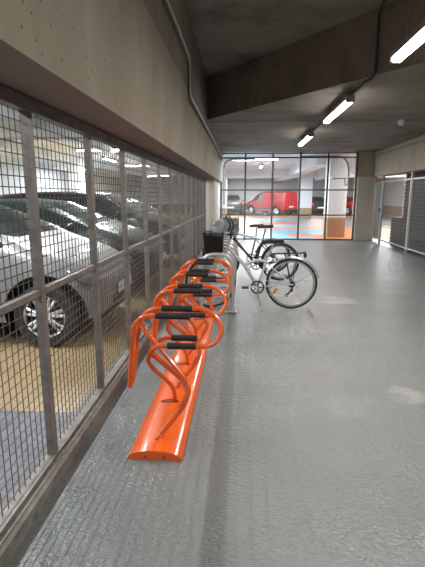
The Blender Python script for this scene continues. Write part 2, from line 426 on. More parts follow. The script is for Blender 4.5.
# ------------------------------------------------------------------ orange bicycle rack
rack = thing('bicycle_rack', 'bright orange steel bicycle rack with four looped wheel holders on a curved floor plate', 'bicycle rack', (-.49, 2.21, 0))
RL = 3.05
bm = nb()
hw, hh = .16, .058
prof = [(-hw, 0), (-hw, .010)]+[(-hw*math.cos(PI*t/10)*.97, .010+(hh-.010)*math.sin(PI*t/10)) for t in range(1, 10)]+[(hw, .010), (hw, 0)]
n_ = len(prof)
ra = [bm.verts.new((x, 0, z)) for x, z in prof]; rb = [bm.verts.new((x, RL, z)) for x, z in prof]
bm.faces.new(ra); bm.faces.new(rb[::-1])
for i in range(n_): bm.faces.new((ra[i], rb[i], rb[(i+1) % n_], ra[(i+1) % n_]))
obj('base_plate', bm, M['orange'], rack, smooth=True)
for y in (-.002, RL+.002):
    for x in (-.055, .055):
        bm = nb(); s = -1 if y < 0 else 1
        tube(bm, [(x, y, .022), (x, y+s*.004, .022)], .0065, 10); obj('bolt', bm, M['pipe_dark'], rack)
def R_(p): return (p[0]+.49, p[1]-2.21, p[2])
A = [(-.51, 2.48, .79), (-.60, 2.48, .775), (-.65, 2.48, .725), (-.665, 2.48, .65), (-.69, 2.48, .36), (-.695, 2.495, .325), (-.695, 2.535, .325), (-.69, 2.55, .36), (-.66, 2.60, .63), (-.64, 2.62, .72), (-.59, 2.62, .78), (-.50, 2.62, .80)]
A2 = [(-.31, 2.62, .80), (-.25, 2.62, .797), (-.18, 2.605, .77), (-.13, 2.575, .715), (-.125, 2.55, .665), (-.16, 2.52, .615), (-.22, 2.495, .598), (-.27, 2.49, .597)]
A3 = [(-.45, 2.49, .597), (-.51, 2.49, .592), (-.555, 2.50, .555), (-.585, 2.55, .47), (-.56, 2.62, .38), (-.51, 2.71, .28), (-.475, 2.78, .19), (-.465, 2.82, .11), (-.47, 2.85, .045)]
B3 = [(-.28, 2.62, .605), (-.44, 2.62, .605), (-.50, 2.615, .60), (-.55, 2.60, .56), (-.575, 2.57, .50)]
Mn = [(-.50, 2.36, .045), (-.45, 2.37, .12), (-.375, 2.40, .21), (-.335, 2.43, .275), (-.325, 2.45, .33), (-.36, 2.475, .385), (-.46, 2.50, .465), (-.575, 2.52, .555)]
Bn = [(-.335, 2.445, .395), (-.365, 2.455, .435), (-.485, 2.49, .565), (-.575, 2.52, .655), (-.625, 2.56, .705)]
rt = .0150
for s in range(4):
    dy = .70*s
    def Q(P): return [R_((p[0], p[1]+dy, p[2])) for p in P]
    bm = nb()
    path = smooth_path([(-.33, 2.48, .79)]+A+A2+A3)
    tube(bm, Q(path), rt, 10)
    tube(bm, Q(smooth_path(B3)), rt, 10)
    wh = obj('wheel_holder', bm, M['orange'], rack, smooth=True)
    bm = nb(); tube(bm, Q(smooth_path(Mn)), rt*1.3, 10); tube(bm, Q(smooth_path(Bn)), rt, 10)
    obj('support_tube', bm, M['orange'], rack, smooth=True)
    for a, b in (((-.31, 2.48, .79), (-.515, 2.48, .79)), ((-.31, 2.62, .80), (-.505, 2.62, .80)), ((-.275, 2.49, .597), (-.45, 2.49, .597)), ((-.28, 2.62, .605), (-.445, 2.62, .605))):
        bm = nb(); tube(bm, Q([a, b]), .0205, 12); obj('rubber_sleeve', bm, M['rubber'], wh, smooth=True)
    bm = nb(); c = R_((-.505, 2.83+dy, 0))
    zt = .060
    vs = [bm.verts.new((c[0]+.065*math.cos(a)*1.0, c[1]+.022*math.sin(a), 0)) for a in [2*PI*i/16 for i in range(16)]]
    for v in vs:
        x = v.co.x; v.co.z = .010+(hh-.010)*math.sqrt(max(0, 1-(x/(hw*.97))**2))+.0025
    bm.faces.new(vs); ext = bmesh.ops.extrude_face_region(bm, geom=bm.faces[:]); 
    for v in [g for g in ext['geom'] if isinstance(g, bmesh.types.BMVert)]: v.co.z -= .004
    obj('slot', bm, M['hole'], rack)
    for (x, y, z) in ((-.475, 2.355, .098), (-.50, 2.342, .064)):
        bm = nb(); q = R_((x, y+dy, z)); tube(bm, [(q[0], q[1]-.018, q[2]), (q[0], q[1]-.006, q[2])], .008, 6); obj('bolt', bm, M['bolt'], rack)
    bm = nb(); q = R_((-.335, 2.435+dy, .375)); tube(bm, [(q[0], q[1]-.02, q[2]), (q[0], q[1]+.03, q[2])], .009, 6); obj('bolt', bm, M['bolt'], rack)

# ------------------------------------------------------------------ grey hoop rack further on
gk = thing('bicycle_rack', 'grey galvanised bicycle rack of close-set hoops behind the orange one', 'bicycle rack', (-.33, 5.44, 0))
def hoop(x0, x1, zt, y, r, flatz=.02):
    rr = min(.17, (x1-x0)/2)
    P = [(x1, y, .012), (x1, y, zt-rr)]
    P += [(x1-rr+rr*math.cos(a), y, zt-rr+rr*math.sin(a)) for a in [PI/2*i/8 for i in range(1, 9)]]
    P += [(x0+rr-rr*math.sin(a), y, zt-rr+rr*math.cos(a)) for a in [PI/2*i/8 for i in range(0, 9)]]
    P += [(x0, y, .012)]
    return P
GR = 3.28
bm = nb(); 
for x in (.22, -.20): box(bm, x-.03, x+.03, -.03, GR+.03, 0, .012)
for k in range(9): box(bm, -.20, .22, .41*k-.02, .41*k+.02, .012, .02)
obj('floor_rail', bm, M['galv'], gk)
for k in range(9):
    y = .41*k
    bm = nb(); tube(bm, hoop(-.20, .22, .77, y, .022), .022 if k in (0, 8) else .016, 10)
    obj('hoop', bm, M['galv'], gk, smooth=True)
    if k < 8:
        for dy in (.20,):
            bm = nb(); tube(bm, hoop(-.20, .16, .70, y+dy, .012), .012, 8); obj('hoop', bm, M['galv'], gk, smooth=True)
for x in (.22, -.20):
    bm = nb(); box(bm, x-.045, x+.045, -.05, .05, .012, .03); box(bm, x-.03, x+.03, -.03, .03, .03, .06); obj('foot', bm, M['galv'], gk, bevel=.003)

# ------------------------------------------------------------------ bicycles
def wheel(parent, c, R, fat, rimm=M['alu']):
    bm = nb(); torus_y(bm, c, R-fat, fat, 56, 10); t = obj('wheel', bm, M['tyre'], parent, smooth=True)
    bm = nb(); rr = R-2*fat
    lathe_y(bm, [(rr+.008, -.011), (rr+.008, .011), (rr-.022, .008), (rr-.022, -.008)], c, 56); obj('rim', bm, rimm, t, smooth=True)
    bm = nb()
    for k in range(28):
        a = 2*PI*k/28; s = 1 if k % 2 else -1; b = a+(.5 if k % 4 < 2 else -.5)
        tube(bm, [(c[0]+.018*math.cos(b), c[1]+s*.028, c[2]+.018*math.sin(b)), (c[0]+(rr-.01)*math.cos(a), c[1], c[2]+(rr-.01)*math.sin(a))], .0016, 4, caps=False)
    obj('spokes', bm, M['spoke'], t)
    bm = nb(); lathe_y(bm, [(.001, -.055), (.012, -.055), (.012, -.034), (.024, -.03), (.024, -.025), (.013, -.02), (.013, .02), (.024, .025), (.024, .03), (.012, .034), (.012, .055), (.001, .055)], c, 16, closed=False); obj('hub', bm, M['alu'], t, smooth=True)
    return t
def saddle(parent, x, z):
    bm = nb(); N = 10; rings = []
    for i in range(N+1):
        t = i/N; px = x-.14+.27*t
        w = .022+.058*max(0, (t-.35)/.65)**1.1 if t > .35 else .018+.004*t
        if t > .92: w *= .8
        if t == 0: w = .008
        top = z+.012*math.sin(t*2.8)+(.02*max(0, t-.6)/.4)
        ring = [(-w, top-.05), (-w*1.02, top-.012), (-w*.7, top), (0, top+.004 - (.004 if t > .5 else 0)), (w*.7, top), (w*1.02, top-.012), (w, top-.05), (0, top-.045)]
        rings.append([bm.verts.new((px, a, b)) for a, b in ring])
    for i in range(N):
        for k in range(8): bm.faces.new((rings[i][k], rings[i][(k+1) % 8], rings[i+1][(k+1) % 8], rings[i+1][k]))
    bm.faces.new(rings[0][::-1]); bm.faces.new(rings[-1])
    s = obj('saddle', bm, M['saddle'], parent, smooth=True)
    bm = nb()
    for y in (-.02, .02): tube(bm, smooth_path([(x-.11, y*.5, z-.03), (x-.05, y, z-.055), (x+.04, y, z-.055), (x+.10, y*1.6, z-.02)], 4), .0035, 6)
    obj('saddle_rails', bm, M['spoke'], s)
def bicycle(label, loc, rz, p):
    b = thing('bicycle', label, 'bicycle', loc, rz, 'bicycles parked in the grey rack')
    R = p.get('R', .345); fat = p.get('fat', .019)
    fh = (-p['wb'], 0, R); rh = (0, 0, R)
    rw = wheel(b, rh, R, fat); fw = wheel(b, fh, R, fat)
    bb = V(*p['bb']); sc = V(*p['seat_top']); ht = V(*p['head_top']); hb = V(*p['head_bot'])
    fr = p['frame']; fr2 = p.get('frame2', fr); r1 = p.get('r', .017)
    bm = nb(); tube(bm, [bb, sc], .015, 10); tube(bm, [ht, hb], .02, 10); tube(bm, [bb-V(0, .035, 0), bb+V(0, .035, 0)], .022, 12)
    for s in (-1, 1):
        tube(bm, [bb+V(.02, s*.03, 0), V(-.02, s*.058, R)], .010, 8)
        tube(bm, [sc+(bb-sc)*.12+V(.005, s*.02, 0), V(-.015, s*.058, R)], .008, 8)
        tube(bm, [V(-.03, s*.058, R), V(.02, s*.058, R)], .010, 6)
    tube(bm, [hb+(ht-hb)*.15, bb+V(-.01, 0, .01)] if not p.get('step') else smooth_path([hb+(ht-hb)*.2, p['mid'], bb+V(-.01, 0, .01)], 6), r1*1.15, 10)
    obj('frame', bm, fr2, b, smooth=True)
    bm = nb()
    if p.get('step'): tube(bm, smooth_path([Vector(p['mid']), p['mid2'], sc+(bb-sc)*.10], 6), r1*.9, 10)
    else: tube(bm, [ht+(hb-ht)*.2, sc+(bb-sc)*.05], r1, 10)
    obj('top_tube', bm, fr, b, smooth=True)
    if p.get('decal'):
        bm = nb(); a0 = hb+(ht-hb)*.2; m_ = Vector(p['mid'])
        tube(bm, [a0+(m_-a0)*.12+V(.013, -.006, .013), a0+(m_-a0)*.85+V(.013, -.006, .013)], .010, 8); obj('stripe', bm, M['orange'], b, smooth=True)
    # fork
    bm = nb(); crown = hb+(hb-ht).normalized()*.04
    tube(bm, [hb, crown], .018, 10); tube(bm, [crown-V(0, .055, 0), crown+V(0, .055, 0)], .014, 8)
    for s in (-1, 1): tube(bm, smooth_path([crown+V(0, s*.05, 0), crown.lerp(V(fh[0], 0, R), .6)+V(.012, s*.055, 0), V(fh[0], s*.055, R)], 5), .012, 8)
    obj('fork', bm, p.get('fork', fr), b, smooth=True)
    # stem, handlebar, grips
    top = ht+(ht-hb).normalized()*p.get('stem', .10); hbp = Vector(p['bar'])
    bm = nb(); tube(bm, [ht, top], .013, 10); tube(bm, [top, hbp], .013, 10); obj('stem', bm, M['black'], b, smooth=True)
    bm = nb(); bw = p.get('bw', .29)
    pts = [hbp+V(.10, -bw, .01), hbp+V(.05, -bw*.7, .02), hbp+V(-.01, -.08, 0), hbp+V(-.01, .08, 0), hbp+V(.05, bw*.7, .02), hbp+V(.10, bw, .01)]
    sp = smooth_path(pts, 5); tube(bm, sp, .011, 8); hbar = obj('handlebar', bm, p.get('barm', M['alu']), b, smooth=True)
    for s, q0, q1 in ((-1, sp[0], sp[4]), (1, sp[-1], sp[-5])):
        bm = nb(); tube(bm, [q0, q1], .016, 10); obj('grip', bm, M['rubber'], hbar, smooth=True)
        bm = nb(); tube(bm, smooth_path([q1+V(-.02, 0, -.01), q1+V(-.05, s*.02, -.02), q0+V(-.04, s*-.02, -.02)], 3), .005, 6); obj('brake_lever', bm, M['black'], hbar, smooth=True)
    # saddle
    sx, sz = p['saddle']
    bm = nb(); tube(bm, [sc, V(sx, 0, sz-.05)], .0125, 10); obj('seat_post', bm, M['alu'] if not p.get('dark') else M['black'], b, smooth=True)
    saddle(b, sx, sz)
    # drivetrain (chain on the camera's side)
    sd = p.get('side', -1)
    bm = nb(); lathe_y(bm, [(.075, sd*.05-.002), (.092, sd*.05-.002), (.092, sd*.05+.002), (.075, sd*.05+.002)], bb, 32)
    for k in range(5):
        a = 2*PI*k/5; tube(bm, [bb+V(0, sd*.05, 0), bb+V(.08*math.cos(a), sd*.05, .08*math.sin(a))], .006, 6)
    cr = obj('chainring', bm, M['black'], b, smooth=True)
    for ang, s in ((p.get('crank', 3.3), sd), (p.get('crank', 3.3)+PI, -sd)):
        e = bb+V(.165*math.cos(ang), s*.075, .165*math.sin(ang))
        bm = nb(); tube(bm, [bb+V(0, s*.06, 0), e], [.013, .009], 8); ca = obj('crank_arm', bm, M['alu'], b, smooth=True)
        bm = nb(); box(bm, e.x-.045, e.x+.045, min(e.y+s*.015, e.y+s*.10), max(e.y+s*.015, e.y+s*.10), e.z-.012, e.z+.012); obj('pedal', bm, M['black'], ca, bevel=.003)
    bm = nb(); lathe_y(bm, [(.012, sd*.03-.012), (.045, sd*.03-.012), (.03, sd*.03+.012), (.012, sd*.03+.012)], rh, 24)
    tube(bm, [V(.0, sd*.05, R-.01), V(.005, sd*.06, R-.07), V(-.06, sd*.06, R-.14)], .012, 8)
    torus_y(bm, (-.065, sd*.055, R-.145), .018, .006, 14, 6); torus_y(bm, (-.005, sd*.055, R-.08), .016, .006, 14, 6)
    obj('derailleur', bm, M['black'], b, smooth=True)
    bm = nb(); tube(bm, [V(0, sd*.05, R+.042), bb+V(0, sd*.05, .092)], .004, 6); tube(bm, [V(-.065, sd*.055, R-.16), bb+V(0, sd*.05, -.092)], .004, 6); obj('chain', bm, M['spoke'], b)
    if p.get('fender'):
        for c, a0, a1, nm in ((rh, .22, 2.75, 'mudguard'), (fh, .5, 2.7, 'mudguard')):
            bm = nb(); Rf = R+.022; prev = None
            for i in range(25):
                a = a0+(a1-a0)*i/24
                cx, cz = math.cos(a), math.sin(a)
                cur = [bm.verts.new((c[0]+cx*(Rf+o), y, c[2]+cz*(Rf+o))) for y, o in ((-.027, -.012), (-.018, .002), (0, .006), (.018, .002), (.027, -.012), (.016, -.001), (0, .003), (-.016, -.001))]
                if prev:
                    for k in range(8): bm.faces.new((prev[k], prev[(k+1) % 8], cur[(k+1) % 8], cur[k]))
                else: bm.faces.new(cur[::-1])
                prev = cur
            bm.faces.new(prev)
            for s in (-1, 1):
                tube(bm, [(c[0], s*.05, c[2]), (c[0]+math.cos(a0+.25)*Rf, s*.025, c[2]+math.sin(a0+.25)*Rf)], .002, 5)
            obj(nm, bm, M['alu'], b, smooth=True)
    if p.get('carrier'):
        bm = nb(); z = p['cz']
        for y in (-.05, 0, .05): tube(bm, [(-.30, y*.6, z-.02), (-.24, y, z), (.14, y, z+.01)], .004, 8)
        for x in (-.2, -.05, .10): tube(bm, [(x, -.055, z), (x, .055, z)], .005, 6)
        for s in (-1, 1):
            tube(bm, [(.06, s*.055, z), (.0, s*.07, R+.01)], .005, 6); tube(bm, [(-.1, s*.055, z), (-.01, s*.07, R+.01)], .005, 6)
        tube(bm, smooth_path([(.14, -.055, z+.01), (.17, 0, z+.03), (.14, .055, z+.01)], 4), .006, 6)
        ca = obj('luggage_carrier', bm, M['black'], b, smooth=True)
        bm = nb(); box(bm, .15, .18, -.04, .04, z-.045, z+.015); obj('tail_light', bm, M['black'], ca, bevel=.005)
    if p.get('kick'):
        bm = nb(); tube(bm, [bb+V(.03, sd*.03, -.02), bb+V(.0, sd*.06, -.03), bb+V(.05, sd*.13, -bb.z+.012)], .009, 8); tube(bm, [bb+V(.043, sd*.12, -bb.z+.03), bb+V(.053, sd*.135, -bb.z+.008)], .014, 8)
        obj('kickstand', bm, M['alu'], b, smooth=True)
    if p.get('refl'):
        bm = nb()
        box(bm, -.018, .018, -.012, -.004, -.045, .045, rot=Matrix.Translation(V(-.215, 0, R-.10)) @ Matrix.Rotation(.55, 4, 'Y'))
        obj('reflector', bm, M['reflector'], rw, bevel=.003)
    if p.get('basket'):
        x0, x1, z0, z1 = p['basket']
        bm = nb(); T = .035
        # tapered open basket: solid lower floor, four lattice sides, rolled rim
        def c4(t): return [(x0+T*(1-t)+.02, -.17+T*(1-t)), (x1-T*(1-t)*.2, -.17+T*(1-t)), (x1-T*(1-t)*.2, .17-T*(1-t)), (x0+T*(1-t)+.02, .17-T*(1-t))]
        lo, hi = c4(0), c4(1)
        tube(bm, [(x, y, z1) for x, y in hi], .008, 6, closed=True); tube(bm, [(x, y, z0) for x, y in lo], .006, 6, closed=True)
        for k in range(1, 9):
            t = k/9; q = c4(t); tube(bm, [(x, y, z0+(z1-z0)*t) for x, y in q], .0035, 5, closed=True)
        for e in range(4):
            for k in range(14):
                t = k/14
                a = (lo[e][0]+(lo[(e+1) % 4][0]-lo[e][0])*t, lo[e][1]+(lo[(e+1) % 4][1]-lo[e][1])*t, z0)
                c = (hi[e][0]+(hi[(e+1) % 4][0]-hi[e][0])*t, hi[e][1]+(hi[(e+1) % 4][1]-hi[e][1])*t, z1)
                tube(bm, [a, c], .004, 5)
        box(bm, lo[0][0], lo[1][0], lo[0][1], lo[2][1], z0-.004, z0+.004)
        bk = obj('basket', bm, M['black'], b)
        bm = nb()
        def sh(z, k): return [bm.verts.new((x*1.0, y, z)) for x, y in c4(k)]
        li = [bm.verts.new((x*.995-.0 , y*.96, z0+.01)) for x, y in c4(0)]; ti = [bm.verts.new((x*.995, y*.96, z1-.05)) for x, y in c4(.8)]
        bm.faces.new(li)
        for i in range(4): bm.faces.new((li[i], li[(i+1) % 4], ti[(i+1) % 4], ti[i]))
        bmesh.ops.solidify(bm, geom=bm.faces[:], thickness=.003)
        obj('basket_liner', bm, M['black'], bk)
    return b
bicycle('pale blue-grey step-through bicycle with black front basket, mudguards and rear carrier, nearest the camera', (.665, 5.72, 0), 0, dict(
    wb=1.09, bb=(-.455, 0, .30), seat_top=(-.335, 0, .68), head_top=(-.825, 0, .94), head_bot=(-.865, 0, .80), frame=M['bike_blue'], step=True, mid=(-.63, 0, .585), mid2=(-.48, 0, .655),
    bar=(-.875, 0, 1.02), stem=.06, saddle=(-.255, .925), fender=True, carrier=True, cz=.75, kick=True, refl=True, decal=True, basket=(-1.20, -.92, .76, 1.03), fat=.0175, r=.0215, bw=.27, crank=3.05))
bicycle('bicycle with silver-white top tube and black down tube, just behind the pale blue one', (.675, 7.68, 0), 0, dict(
    wb=1.06, bb=(-.43, 0, .30), seat_top=(-.31, 0, .76), head_top=(-.79, 0, .88), head_bot=(-.83, 0, .74), frame=M['bike_white'], frame2=M['bike_black'], fork=M['bike_black'],
    bar=(-.86, 0, .98), stem=.06, saddle=(-.27, .985), fat=.026, barm=M['black'], dark=True, crank=3.6, r=.019))
bicycle('all-black bicycle farthest back in the grey rack', (.605, 8.50, 0), 0, dict(
    wb=1.06, bb=(-.43, 0, .30), seat_top=(-.34, 0, .72), head_top=(-.79, 0, .82), head_bot=(-.83, 0, .68), frame=M['bike_black'], fork=M['bike_black'],
    bar=(-.85, 0, .99), stem=.08, saddle=(-.33, .945), fat=.026, barm=M['black'], dark=True, crank=3.9, r=.019))

# silver plastic cover bulging over the handlebars
bm = nb(); NU, NV = 36, 14; rings = []
for j in range(NV+1):
    t = j/NV; ring = []
    for i in range(NU):
        a = 2*PI*i/NU
        rad = math.sin(min(t*1.15, 1)*PI/2)**.8
        z = .235*math.cos(t*PI/2)**.75
        p = V(.212*rad*math.cos(a)*(1-.10*math.cos(a)), .22*rad*math.sin(a), z)
        f = noise.noise(p*8)*.055+noise.noise(p*21)*.02
        p += V(p.x, p.y, p.z*.6).normalized()*f if p.length > 0 else V(0, 0, 0)
        p.x -= .07*(1-t)*-.3
        ring.append(bm.verts.new(p))
        if j == 0: break
    rings.append(ring)
for i in range(NU): bm.faces.new((rings[0][0], rings[1][i], rings[1][(i+1) % NU]))
for j in range(1, NV):
    for i in range(NU): bm.faces.new((rings[j][i], rings[j+1][i], rings[j+1][(i+1) % NU], rings[j][(i+1) % NU]))
bmesh.ops.solidify(bm, geom=bm.faces[:], thickness=.004)
cov = thing('plastic_cover', 'crumpled silver-grey plastic cover bulging over the handlebars behind the black basket', 'cover', (-.225, 6.03, .965))
obj('sheet', bm, M['cover'], cov, smooth=True)
for xo, w in ((.03, .012), (.075, .009)):
    bm = nb(); P = []
    for i in range(9):
        a = PI*(.06+.5*i/8)
        P.append((xo+.03*math.sin(i), -.235*math.cos(a), .285*math.sin(a)+.01))
    tube(bm, P, w, 6); obj('strap', bm, M['black'], cov, smooth=True)

# ------------------------------------------------------------------ cars
def eval_mesh(o):
    dg = bpy.context.evaluated_depsgraph_get(); dg.update()
    me = bpy.data.meshes.new_from_object(o.evaluated_get(dg)); return me
PROF = {}
# u(from nose), z bottom, z belt, z top, half width low, belt, roof-edge ; span tag to the next station
PROF['hatch'] = dict(L=4.2, wheels=(.56, 3.3), R=.325, st=[
 (0.00, .32, .56, .60, .46, .44, .34, 'n'), (0.05, .23, .66, .73, .64, .60, .46, 'n'), (0.18, .20, .73, .81, .80, .74, .58, 'n'), (0.45, .19, .84, .93, .87, .82, .64, 'n'),
 (0.75, .19, .90, 1.02, .88, .84, .66, 'n'), (0.90, .19, .95, 1.09, .88, .845, .66, 'w'), (1.65, .19, .96, 1.42, .88, .85, .57, 's'), (2.05, .19, .97, 1.46, .88, .85, .57, 'p'),
 (2.15, .19, .97, 1.465, .88, .85, .57, 's'), (2.95, .19, .99, 1.45, .88, .85, .57, 'p'), (3.05, .19, 1.0, 1.44, .88, .85, .57, 's'), (3.50, .19, 1.02, 1.38, .87, .83, .55, 'r'),
 (3.92, .22, 1.00, 1.08, .85, .80, .60, 'n'), (4.10, .25, .90, .94, .80, .74, .60, 'n'), (4.20, .32, .62, .66, .70, .66, .50, 'n')])
PROF['suv'] = dict(L=4.45, wheels=(.85, 3.55), R=.36, st=[
 (0.00, .36, .60, .66, .55, .52, .40, 'n'), (0.05, .28, .74, .80, .76, .70, .55, 'n'), (0.20, .26, .86, .94, .86, .80, .62, 'n'), (0.60, .26, .96, 1.05, .90, .85, .66, 'n'),
 (0.80, .26, 1.02, 1.12, .91, .87, .68, 'n'), (0.90, .26, 1.03, 1.16, .91, .87, .68, 'w'), (1.55, .26, 1.05, 1.56, .91, .87, .62, 's'), (2.20, .26, 1.06, 1.60, .91, .87, .62, 'p'),
 (2.30, .26, 1.06, 1.605, .91, .87, .62, 's'), (3.10, .26, 1.08, 1.60, .91, .87, .62, 'p'), (3.20, .26, 1.08, 1.59, .91, .87, .62, 's'), (3.95, .26, 1.10, 1.54, .90, .86, .60, 'r'),
 (4.25, .30, 1.08, 1.16, .88, .83, .62, 'n'), (4.38, .34, .96, 1.0, .84, .78, .6, 'n'), (4.45, .40, .66, .70, .74, .70, .50, 'n')])
PROF['van'] = dict(L=4.4, wheels=(.85, 3.6), R=.33, st=[
 (0.00, .32, .62, .68, .55, .52, .40, 'n'), (0.05, .26, .78, .84, .76, .70, .55, 'n'), (0.20, .24, .92, 1.0, .86, .80, .66, 'n'), (0.55, .24, 1.02, 1.12, .91, .86, .72, 'n'),
 (0.85, .24, 1.08, 1.18, .92, .88, .74, 'w'), (1.50, .24, 1.12, 1.80, .92, .89, .72, 's'), (2.15, .24, 1.14, 1.88, .92, .90, .74, 'p'),
 (2.3, .24, 1.15, 1.89, .92, .90, .76, 'p'), (3.3, .24, 1.16, 1.89, .92, .90, .76, 'p'), (4.2, .24, 1.16, 1.87, .92, .90, .76, 'p'), (4.34, .26, 1.15, 1.84, .91, .88, .75, 'n'), (4.40, .34, 1.1, 1.76, .88, .85, .72, 'n')])
def car_wheel(parent, c, R, s, nsp):
    bm = nb(); w = .10; ri = R*.66
    lathe_y(bm, [(ri, -w), (R-.03, -w*1.05), (R-.008, -w*.85), (R, -w*.4), (R, w*.4), (R-.008, w*.85), (R-.03, w*1.05), (ri, w)], c, 40)
    t = obj('wheel', bm, M['tyre'], parent, smooth=True)
    bm = nb(); yo = s*w*.85
    lathe_y(bm, [(ri*.93, yo), (ri, yo+s*.012), (ri, -s*w*.8), (ri*.95, -s*w*.8), (ri*.93, yo-s*.02)], c, 36)
    lathe_y(bm, [(.001, yo+s*.005), (.05, yo+s*.005), (.065, yo-s*.02), (.001, yo-s*.02)], c, 16, closed=False)
    for k in range(nsp):
        a = 2*PI*k/nsp+.2
        for da in (-.09, .09):
            tube(bm, [(c[0]+.05*math.cos(a+da), c[1]+yo-s*.012, c[2]+.05*math.sin(a+da)), (c[0]+ri*.95*math.cos(a+da*1.7), c[1]+yo-s*.006, c[2]+ri*.95*math.sin(a+da*1.7))], [.022, .016], 6)
    obj('rim', bm, M['alu'], t, smooth=True)
    bm = nb(); lathe_y(bm, [(.001, -s*.02), (ri*.8, -s*.02), (ri*.8, -s*.035), (.001, -s*.035)], (c[0], c[1]+s*.02, c[2]), 24, closed=False); obj('brake_disc', bm, M['pipe_dark'], t)
def car(label, loc, rz, kind, paint, nsp=7, group=None):
    # local: nose at x=0 pointing +x, body runs to -L
    P = PROF[kind]; root = thing('van' if kind == 'van' else 'car', label, 'van' if kind == 'van' else 'car', loc, rz, group)
    bm = nb(); rings = []; st = P['st']
    for (u, zb, zs, zt, hl, hs, hr, tg) in st:
        pil = (zt-zs)
        half = [(0, zb), (hl*.7, zb), (hl*.96, zb+.06), (hl, zb+(zs-zb)*.35), (hl*.995, zs-(zs-zb)*.28), (hs*.985, zs-.015), (hs*.965, zs+.01*min(1, pil*5)),
                (hs+(hr-hs)*.82, zs+pil*.80), (hr, zs+pil*.93), (hr*.55, zt-.004), (0, zt)]
        if pil < .16:
            half[5] = (hs, zs); half[6] = (hs*.97, zs+pil*.3); half[7] = (hs*.9, zs+pil*.55); half[8] = (hr+.06, zs+pil*.78)
        full = [(y, z) for y, z in half]+[(-y, z) for y, z in half[-2:0:-1]]
        rings.append([bm.verts.new((-u, y, z)) for y, z in full])
    n = len(rings[0])
    G = {6: 1, 13-0: 1}
    for i in range(len(rings)-1):
        tg = st[i][7]
        for k in range(n):
            f = bm.faces.new((rings[i][k], rings[i][(k+1) % n], rings[i+1][(k+1) % n], rings[i+1][k]))
            side = k in (6, 13); topf = k in (8, 9, 10, 11)
            if (tg in 'sw' and side) or (tg in 'wr' and topf): f.material_index = 1
            if k in (0, 1, 18, 19): f.material_index = 2
    for r_, rev in ((rings[0], True), (rings[-1], False)):
        c = bm.verts.new(sum((v.co for v in r_), V(0, 0, 0))/n)
        for k in range(n):
            a, b2 = r_[k], r_[(k+1) % n]
            bm.faces.new((b2, a, c) if not rev else (a, b2, c))
    # crease the glass outline a little so windows stay crisp
    cl = bm.edges.layers.float.new('crease_edge')
    for e in bm.edges:
        if len({f.material_index for f in e.link_faces}) > 1: e[cl] = .55
    bmesh.ops.recalc_face_normals(bm, faces=bm.faces)
    me = bpy.data.meshes.new('tmp'); bm.to_mesh(me); bm.free()
    for m_ in (paint, M['glass'], M['black']): me.materials.append(m_)
    tmp = bpy.data.objects.new('tmp', me); C.objects.link(tmp)
    sm = tmp.modifiers.new('s', 'SUBSURF'); sm.levels = 2; sm.render_levels = 2
    cut = nb(); R = P['R']
    for u in P['wheels']:
        for s in (-1, 1):
            lathe_y(cut, [(.001, -.16), (R+.08, -.16), (R+.08, .16), (.001, .16)], (-u, s*.83, R+.01), 36, closed=False)
    bmesh.ops.remove_doubles(cut, verts=cut.verts, dist=.003)
    bmesh.ops.recalc_face_normals(cut, faces=cut.faces)
    cme = bpy.data.meshes.new('cut'); cut.to_mesh(cme); cut.free(); cme.materials.append(M['black'])
    co = bpy.data.objects.new('cut', cme); C.objects.link(co)
    bo = tmp.modifiers.new('b', 'BOOLEAN'); bo.object = co; bo.operation = 'DIFFERENCE'; bo.solver = 'EXACT'
    try: bo.material_mode = 'TRANSFER'
    except Exception: pass
    res = eval_mesh(tmp); bpy.data.objects.remove(tmp); bpy.data.objects.remove(co)
    mats = [m_ for m_ in res.materials]
    for nm, sel, m_ in (('body', lambda m: m is not M['glass'], None), ('window_glass', lambda m: m is M['glass'], M['glass'])):
        b2 = nb(); b2.from_mesh(res)
        kill = [f for f in b2.faces if not sel(mats[f.material_index] if f.material_index < len(mats) else mats[0])]
        bmesh.ops.delete(b2, geom=kill, context='FACES')
        for f in b2.faces: f.smooth = True
        for e in b2.edges:
            if len(e.link_faces) == 2 and e.calc_face_angle(0) > .7: e.smooth = False
        me2 = bpy.data.meshes.new(nm); b2.to_mesh(me2); b2.free()
        for x in mats: me2.materials.append(x)
        o = bpy.data.objects.new(nm, me2); C.objects.link(o); o.parent = root
    for u in P['wheels']:
        for s in (-1, 1): car_wheel(root, (-u, s*(P['st'][5][4]-.125), R), R, s, nsp)
    # lamps, grille, plates, mirrors, handles
    L_ = P['L']; zn = P['st'][1][2]; hwn = P['st'][2][4]
    for s in (-1, 1):
        bm = nb(); bmesh.ops.create_uvsphere(bm, u_segments=20, v_segments=12, radius=1)
        for v in bm.verts:
            x, y, z = v.co; v.co = V(-.235+x*.20, s*(hwn-.11)+y*.115, zn+.06+z*.07+x*-.06)
        obj('headlight', bm, M['lamp_glass'], root, smooth=True)
        bm = nb(); zt_ = P['st'][-3][2]; zl = zt_-.14 if kind != 'van' else .95; hh_ = .10 if kind != 'van' else .2
        box(bm, -L_+.0, -L_+.16, s*(hwn-.13)-.075, s*(hwn-.13)+.075, zl-hh_, zl+hh_); obj('tail_light', bm, M['red'], root, bevel=.02)
        u, zs_, hs_ = P['st'][5][0]+.12, P['st'][5][2], P['st'][5][5]
        bm = nb(); bmesh.ops.create_uvsphere(bm, u_segments=16, v_segments=10, radius=1)
        for v in bm.verts: x, y, z = v.co; v.co = V(-u-.15+x*.06, s*(hs_+.10)+y*.09, zs_+.10+z*.065)
        mi_ = obj('wing_mirror', bm, paint, root, smooth=True)
        bm = nb(); tube(bm, [(-u-.15, s*(hs_-.06), zs_+.02), (-u-.15, s*(hs_+.08), zs_+.07)], .02, 8); obj('mirror_arm', bm, M['black'], mi_)
